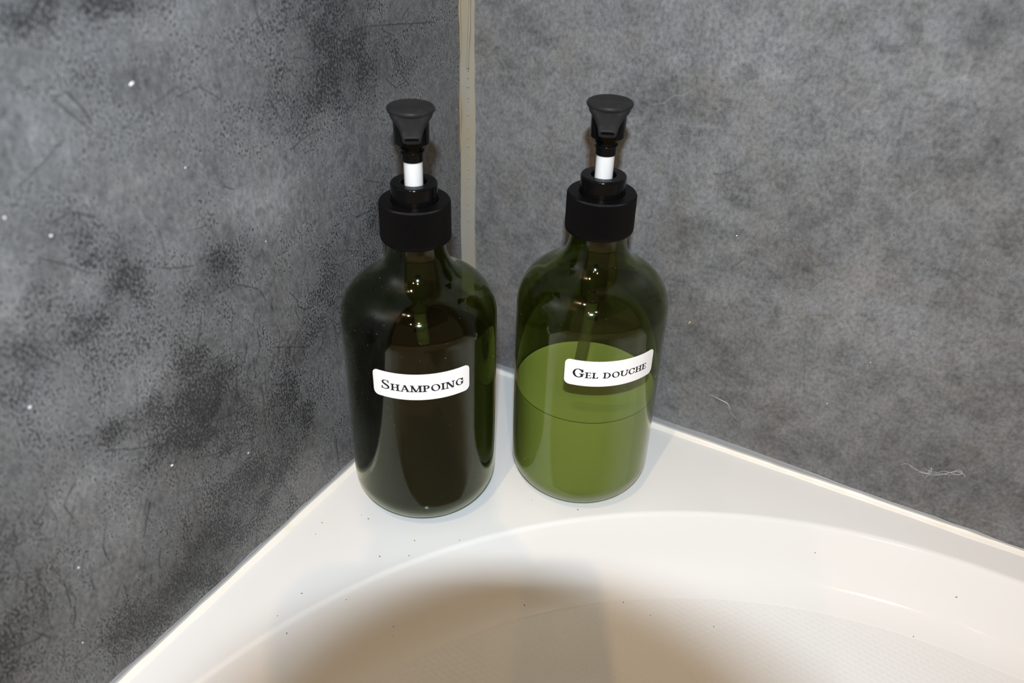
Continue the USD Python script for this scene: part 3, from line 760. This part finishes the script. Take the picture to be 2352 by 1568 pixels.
def pump_bottle(name, label, loc, sticker_angle, text, big, small, text_angle, text_width, base_line, level, liquid, liquid_name, tube_bend, lean=0.0):
    d = EYE[:2] - np.array(loc)
    t = thing(name, label, "pump bottle", (loc[0], loc[1], 0.0), math.degrees(math.atan2(d[1], d[0])))
    outer, inner = body_profile(), body_profile(0.0008)
    obj("bottle_body", lathe(np.vstack([outer, inner[::-1]]), 128), GREEN, t, smooth=60, label="translucent dark green body")
    lq = obj(liquid_name, lathe(fill_profile(level, 0.00095), 128), liquid, t, smooth=50)
    if liquid is GEL:
        a = np.linspace(0, 2 * np.pi, 129)
        obj("meniscus", tube_mesh(np.stack([(R - 0.0012) * np.cos(a), (R - 0.0012) * np.sin(a), np.full(129, level - 0.0002)], -1), 0.00022, 8), GEL_EDGE, lq, label="thin dark line where the gel meets the bottle")
    # pump cylinder under the neck and the dip tube
    obj("pump_cylinder", lathe([(0, 0.1120), (0.0045, 0.1120), (0.0062, 0.1145), (0.0064, 0.1200), (0.0064, 0.1660), (0.0, 0.1660)], 40), CHAMBER, t)
    z = np.linspace(0.1125, 0.0060, 24)
    s = (0.1125 - z) / 0.1065
    obj("dip_tube", tube_mesh(np.stack([-0.004 * s, tube_bend * s ** 1.2, z], -1), 0.0031, 20), TUBE, t, smooth=40, label="milky dip tube inside the bottle")
    # ribbed cap
    P = [(0.0141, 0.1519), (0.0146, 0.1508), (0.0150, 0.1506)]
    P += arc(0.0150, 0.1517, 0.0011, -80, -10, 5) + [(0.01615, 0.1524), (0.01615, 0.1529), (0.01615, 0.1589), (0.01615, 0.1649), (0.01610, 0.1682)]
    mask = [0, 0, 0] + [0, 0, 0, 0, 0.3] + [0.6, 1, 1, 1, 1]
    P += [(0.01575, 0.1689), (0.0152, 0.1693), (0.0108, 0.1694), (0.0104, 0.1691), (0.0, 0.1691), (0.0, 0.1659), (0.0141, 0.1659)]
    mask += [0.5, 0, 0, 0, 0, 0, 0]
    P.append(P[0]); mask.append(0)
    obj("screw_cap", lathe(P, 960, (120, 0.00030, mask)), BLACK, t, smooth=30, label="black cap with fine vertical ribs")
    C = [(0.0, 0.1692), (0.0103, 0.1692), (0.0105, 0.1694), (0.0105, 0.1762)] + arc(0.0095, 0.1766, 0.0010, 0, 90, 7) + [(0.0066, 0.1776)] + arc(0.0064, 0.1769, 0.0007, 90, 180, 5) + [(0.0056, 0.1725), (0.0, 0.1725)]
    obj("collar", lathe(C, 80), BLACK_GLOSS, t, smooth=40, label="glossy black collar")
    obj("stem", lathe([(0, 0.1712), (0.0041, 0.1712), (0.0041, 0.1880), (0, 0.1880)], 48), WHITE, t, smooth=40, label="white plastic pump stem")
    obj("sleeve", lathe([(0, 0.1872), (0.0045, 0.1872), (0.0047, 0.1875), (0.0048, 0.2062), (0.0, 0.2062)], 48), BLACK_GLOSS, t, smooth=40, label="black sleeve above the white stem")
    a = np.linspace(0, 2 * np.pi * 1.6, 90)
    obj("screw_thread", tube_mesh(np.stack([0.0049 * np.cos(a + 2.0), 0.0049 * np.sin(a + 2.0), 0.1900 + 0.0021 * a / (2 * np.pi)], -1), 0.00050, 8), BLACK_GLOSS, t)
    head = UsdGeom.Xform.Define(stage, numbered(str(t.GetPath()) + "/pump_head"))
    head.AddTranslateOp().Set(Gf.Vec3d(0, 0, 0.2111))
    if lean:
        head.AddRotateXOp().Set(lean)
    head = head.GetPrim()
    top, skirt = button_mesh()
    obj("push_button", top, SATIN, head, smooth=40)
    obj("skirt", skirt, BLACK_GLOSS, head, smooth=40, label="glossy black skirt under the button")
    sp, mouth = spout_mesh()
    obj("nozzle", sp, SATIN, head, smooth=45)
    obj("nozzle_mouth", mouth, HOLE, head, smooth=False)
    # dust on the plastic
    rg = np.random.default_rng(int(loc[0] * 1e5))
    bits = []
    for _ in range(150):
        zz = rg.uniform(0.012, 0.140); aa = rg.uniform(-1.5, 1.5)
        P = body_profile(); rr = float(np.interp(zz, P[3:, 1], P[3:, 0]))
        if abs(zz - 0.093) < 0.009 and abs(aa - math.radians(sticker_angle)) < 0.68:
            continue
        b = trimesh.creation.icosphere(0, 0.00006 * rg.uniform(0.7, 1.5) * (2.0 if rg.random() < 0.06 else 1)); b.apply_scale([1, rg.uniform(0.7, 2.0), rg.uniform(0.7, 1.4)])
        b.apply_translation([rr * math.cos(aa), rr * math.sin(aa), zz]); bits.append(b)
    tag(obj("dust_specks", trimesh.util.concatenate(bits), DUST, t, smooth=False, label="tiny pale dust specks on the plastic"), kind="stuff")
    # sticker and its print
    w, h = math.radians(72.0) * R, 0.0143
    shape = box(0.0026, 0.0026, w - 0.0026, h - 0.0026).buffer(0.0026, 8)
    st = obj("label_sticker", wrap(shape, R + 0.00004, 0.0001, 0.0859, math.radians(sticker_angle) - w / 2 / R), PAPER, t, smooth=40, label="white sticker reading " + text.upper())
    g, gw = inscription(text, big, small)
    k = math.radians(text_width) * R / gw
    g = affinity.scale(g, k, 1.0, origin=(0, 0))
    obj("lettering", wrap(g, R + 0.00015, 0.00003, 0.0859 + base_line, math.radians(text_angle)), INK, st, smooth=False)
    return t


LEFT_AT, RIGHT_AT = (0.04304, -0.11261), (0.11044, -0.05993)
pump_bottle("pump_bottle", "dark green pump bottle of nearly black shampoo with the sticker SHAMPOING", LEFT_AT, -0.4, "Shampoing", 0.0050, 0.0036, -29.6, 60.5, 0.0046, 0.0930, SHAMPOO, "shampoo", 0.0125, -0.6)
pump_bottle("pump_bottle", "green pump bottle part filled with light green shower gel, sticker GEL DOUCHE", RIGHT_AT, 20.5, "Gel douche", 0.0047, 0.0032, -9.4, 58.7, 0.0048, 0.0627, GEL, "shower_gel", -0.0115, 0.25)

# ------------------------------------------------------------------ flecks and lint on the walls
FLECK = plain("white_fleck", (0.85, 0.86, 0.88), 0.3, 0.6)


def fleck(x, y, left, size, rng, label, group):
    s = trimesh.creation.icosphere(2, size)
    s.vertices += size * 0.35 * (meshkit.fbm(s.vertices / size * 1.5 + rng.uniform(0, 50), 2, 3)[:, None] - 0.5)
    k = [rng.uniform(0.7, 1.7), rng.uniform(0.7, 1.2)]
    s.apply_scale([0.35, k[0], k[1]] if left else [k[0], 0.35, k[1]])
    s.apply_transform(trimesh.transformations.rotation_matrix(rng.uniform(-0.6, 0.6), [1, 0, 0] if left else [0, 1, 0]))
    s.apply_translation([0.0001, -x / 1000, y / 1000] if left else [x / 1000, -0.0001, y / 1000])
    tag(obj("fleck", s, FLECK), label, "fleck", group)


rng = np.random.default_rng(8)
FLECKS = [  # across, up (mm), on the left wall?, size (mm), label
    (210.4, 236.9, True, 0.62, "largest bright white fleck, near the top left of the dark left wall"),
    (195.8, 202.5, True, 0.34, "small white fleck on the left wall, below and right of the largest fleck"),
    (252.5, 198.6, True, 0.48, "blurred round white fleck near the left edge of the photo, at mid height"),
    (264.8, 209.8, True, 0.45, "blurred pale fleck on the very left edge of the photo, above the round one"),
    (277.1, 145.4, True, 0.50, "faint blurred whitish fleck low at the left edge of the photo"),
    (280.8, 70.6, True, 0.50, "pale blurred fleck in the lower left of the photo, above the bottom corner fleck"),
    (289.4, 35.6, True, 0.40, "white fleck closest to the bottom left corner of the photo"),
    (192.6, 61.8, True, 0.42, "small slanted white fleck on the left wall, left of the shampoo bottle's base"),
    (231.9, 84.6, True, 0.62, "pale streaky fleck low on the left wall, further left than the slanted fleck"),
    (162.3, 158.0, True, 0.22, "minute white speck on the left wall, left of the shampoo bottle's cap"),
    (161.6, 135.0, False, 0.28, "bright white speck on the right wall, right of the gel bottle's black cap"),
    (3.8, 212.7, False, 0.40, "white speck beside the top of the silicone joint in the corner"),
    (239.7, 84.6, False, 0.25, "tiny white speck in the middle of the right wall"),
    (225.5, 52.8, False, 0.22, "tiny white speck low on the right wall, above the tray joint"),
]
for x, y, left, size, label in FLECKS:
    fleck(x, y, left, size / 1000, rng, label, "white flecks on the left wall" if left else "white flecks on the right wall")
CRUMB = plain("yellow_crumb", (0.42, 0.36, 0.20), 0.6, 0.2)
s = trimesh.creation.icosphere(2, 0.0007); s.vertices += 0.0004 * (meshkit.fbm(s.vertices * 2600, 2, 3)[:, None] - 0.5)
s.apply_scale([0.7, 0.35, 1.6]); s.apply_transform(trimesh.transformations.rotation_matrix(0.4, [0, 1, 0])); s.apply_translation([0.1452, -0.0001, 0.0774])
tag(obj("crumb", s, CRUMB), "yellowish crumb stuck to the right wall beside the gel bottle's shoulder", "crumb")

THREADS = [[(268.5, 28.2), (271.7, 31.5), (275.2, 30.6), (278.7, 29.5), (281.3, 30.1), (282.3, 32.1), (282.8, 33.9), (282.1, 29.0), (279.4, 27.1)],
           [(278.0, 28.5), (282.0, 30.0), (286.1, 31.2), (290.4, 32.9), (292.6, 36.0), (295.6, 36.5), (298.2, 35.9), (298.0, 34.0)],
           [(281.0, 31.5), (285.5, 31.8), (289.2, 33.5), (294.1, 34.6), (296.4, 37.2), (294.3, 37.4), (292.6, 34.8)]]
from scipy.interpolate import CubicSpline
lint = []
for k, line in enumerate(THREADS):
    for j in range(3):
        p = np.array(line) + rng.normal(0, 0.5, (len(line), 2))
        q = CubicSpline(np.linspace(0, 1, len(p)), p)(np.linspace(0.08 * j, 1 - 0.1 * j, 70))
        q = q + 0.8 * (np.stack([meshkit.fbm(np.stack([np.linspace(0, 9, 70) + 7 * j, np.full(70, k), np.full(70, s)], -1), 3, s) for s in (1, 2)], -1) - 0.5)
        lint.append(tube_mesh(np.stack([q[:, 0] / 1000, np.full(70, -0.0004) - 0.0003 * np.sin(np.linspace(0, 5, 70) + j) ** 2, q[:, 1] / 1000], -1), 0.000075, 5))
LINT = plain("lint", (0.46, 0.46, 0.45), 0.7, 0.2)
fibre = np.array([(163.5, 34.7), (167.0, 34.3), (171.0, 33.4), (174.1, 32.7), (176.0, 30.5), (176.6, 28.0), (178.6, 26.0), (180.7, 24.3)])
q = CubicSpline(np.linspace(0, 1, 8), fibre)(np.linspace(0, 1, 60))
tag(obj("lint_thread", tube_mesh(np.stack([q[:, 0] / 1000, np.full(60, -0.0003), q[:, 1] / 1000], -1), 0.00005 + 0.00022 * np.exp(-((np.linspace(0, 1, 60) - 0.35) / 0.2) ** 2), 6), LINT), "single bent pale fibre on the right wall, just right of the gel bottle", "lint")
tag(obj("lint_thread", trimesh.util.concatenate(lint), LINT), "wisp of pale tangled lint thread clinging to the right wall near the tray", "lint")

# ------------------------------------------------------------------ behind the picture: the camera whose flash lights the corner, and the ceiling spots
pc = UsdGeom.Xform.Define(stage, numbered("/World/photo_camera"))
pc.AddTransformOp().Set(frame_matrix(EYE, RIGHT, UP, -FWD))
pc = tag(pc.GetPrim(), "black photo camera with raised flash that takes this picture, seen only by its shadow", "camera")


def moved(m, x, y, z):
    m.apply_translation([x, y, z]); return m


CAMBLACK = plain("camera_black", (0.02, 0.02, 0.02), 0.5, 0.4)
barrel = [(0.0300, 0.0008), (0.0370, 0.0005), (0.0372, 0.0012), (0.0372, 0.0050), (0.0370, 0.0300), (0.0350, 0.0320), (0.0350, 0.0500), (0.0330, 0.0520), (0.0330, 0.0800), (0.0, 0.0800), (0.0, 0.0760), (0.0280, 0.0760), (0.0280, 0.0120), (0.0300, 0.0008)]
obj("lens_barrel", lathe(barrel, 72), CAMBLACK, pc, smooth=40)
obj("camera_body", moved(rounded_box(0.126, 0.090, 0.050, 0.022), 0.004, -0.004, 0.104), CAMBLACK, pc, smooth=40)
obj("hand_grip", moved(rounded_box(0.034, 0.080, 0.030, 0.010), 0.052, -0.006, 0.075), CAMBLACK, pc, smooth=40)
obj("viewfinder_hump", moved(rounded_box(0.050, 0.022, 0.050, 0.006), 0.0, 0.046, 0.112), CAMBLACK, pc, smooth=40)
window = trimesh.creation.box([0.0240, 0.0150, 0.030])
window.apply_translation([0.0, 0.0, -0.0220])
shell = trimesh.boolean.difference([rounded_box(0.054, 0.022, 0.034, 0.003), window], engine="manifold")
obj("flash_head", moved(shell, 0.0, 0.075, 0.1160), CAMBLACK, pc, smooth=40)
obj("flash_arm", moved(rounded_box(0.030, 0.022, 0.008, 0.002), 0.0, 0.060, 0.124), CAMBLACK, pc, smooth=40)

chrome = plain("spot_rim", (0.7, 0.7, 0.68), 0.3, 0.5, metallic=1.0)
for i, (x, y) in enumerate(SPOTS):
    s = thing("ceiling_spot", ("warm recessed ceiling spot behind and right of the viewer", "warm recessed ceiling spot nearest the left wall", "warm recessed ceiling spot farthest from the corner")[i], "ceiling light", (x, y, CEILING))
    obj("trim_ring", lathe([(0.030, 0.0), (0.031, -0.006), (0.034, -0.008), (0.042, -0.006), (0.045, 0.0012), (0.030, 0.0012), (0.030, 0.0)], 48), chrome, s)
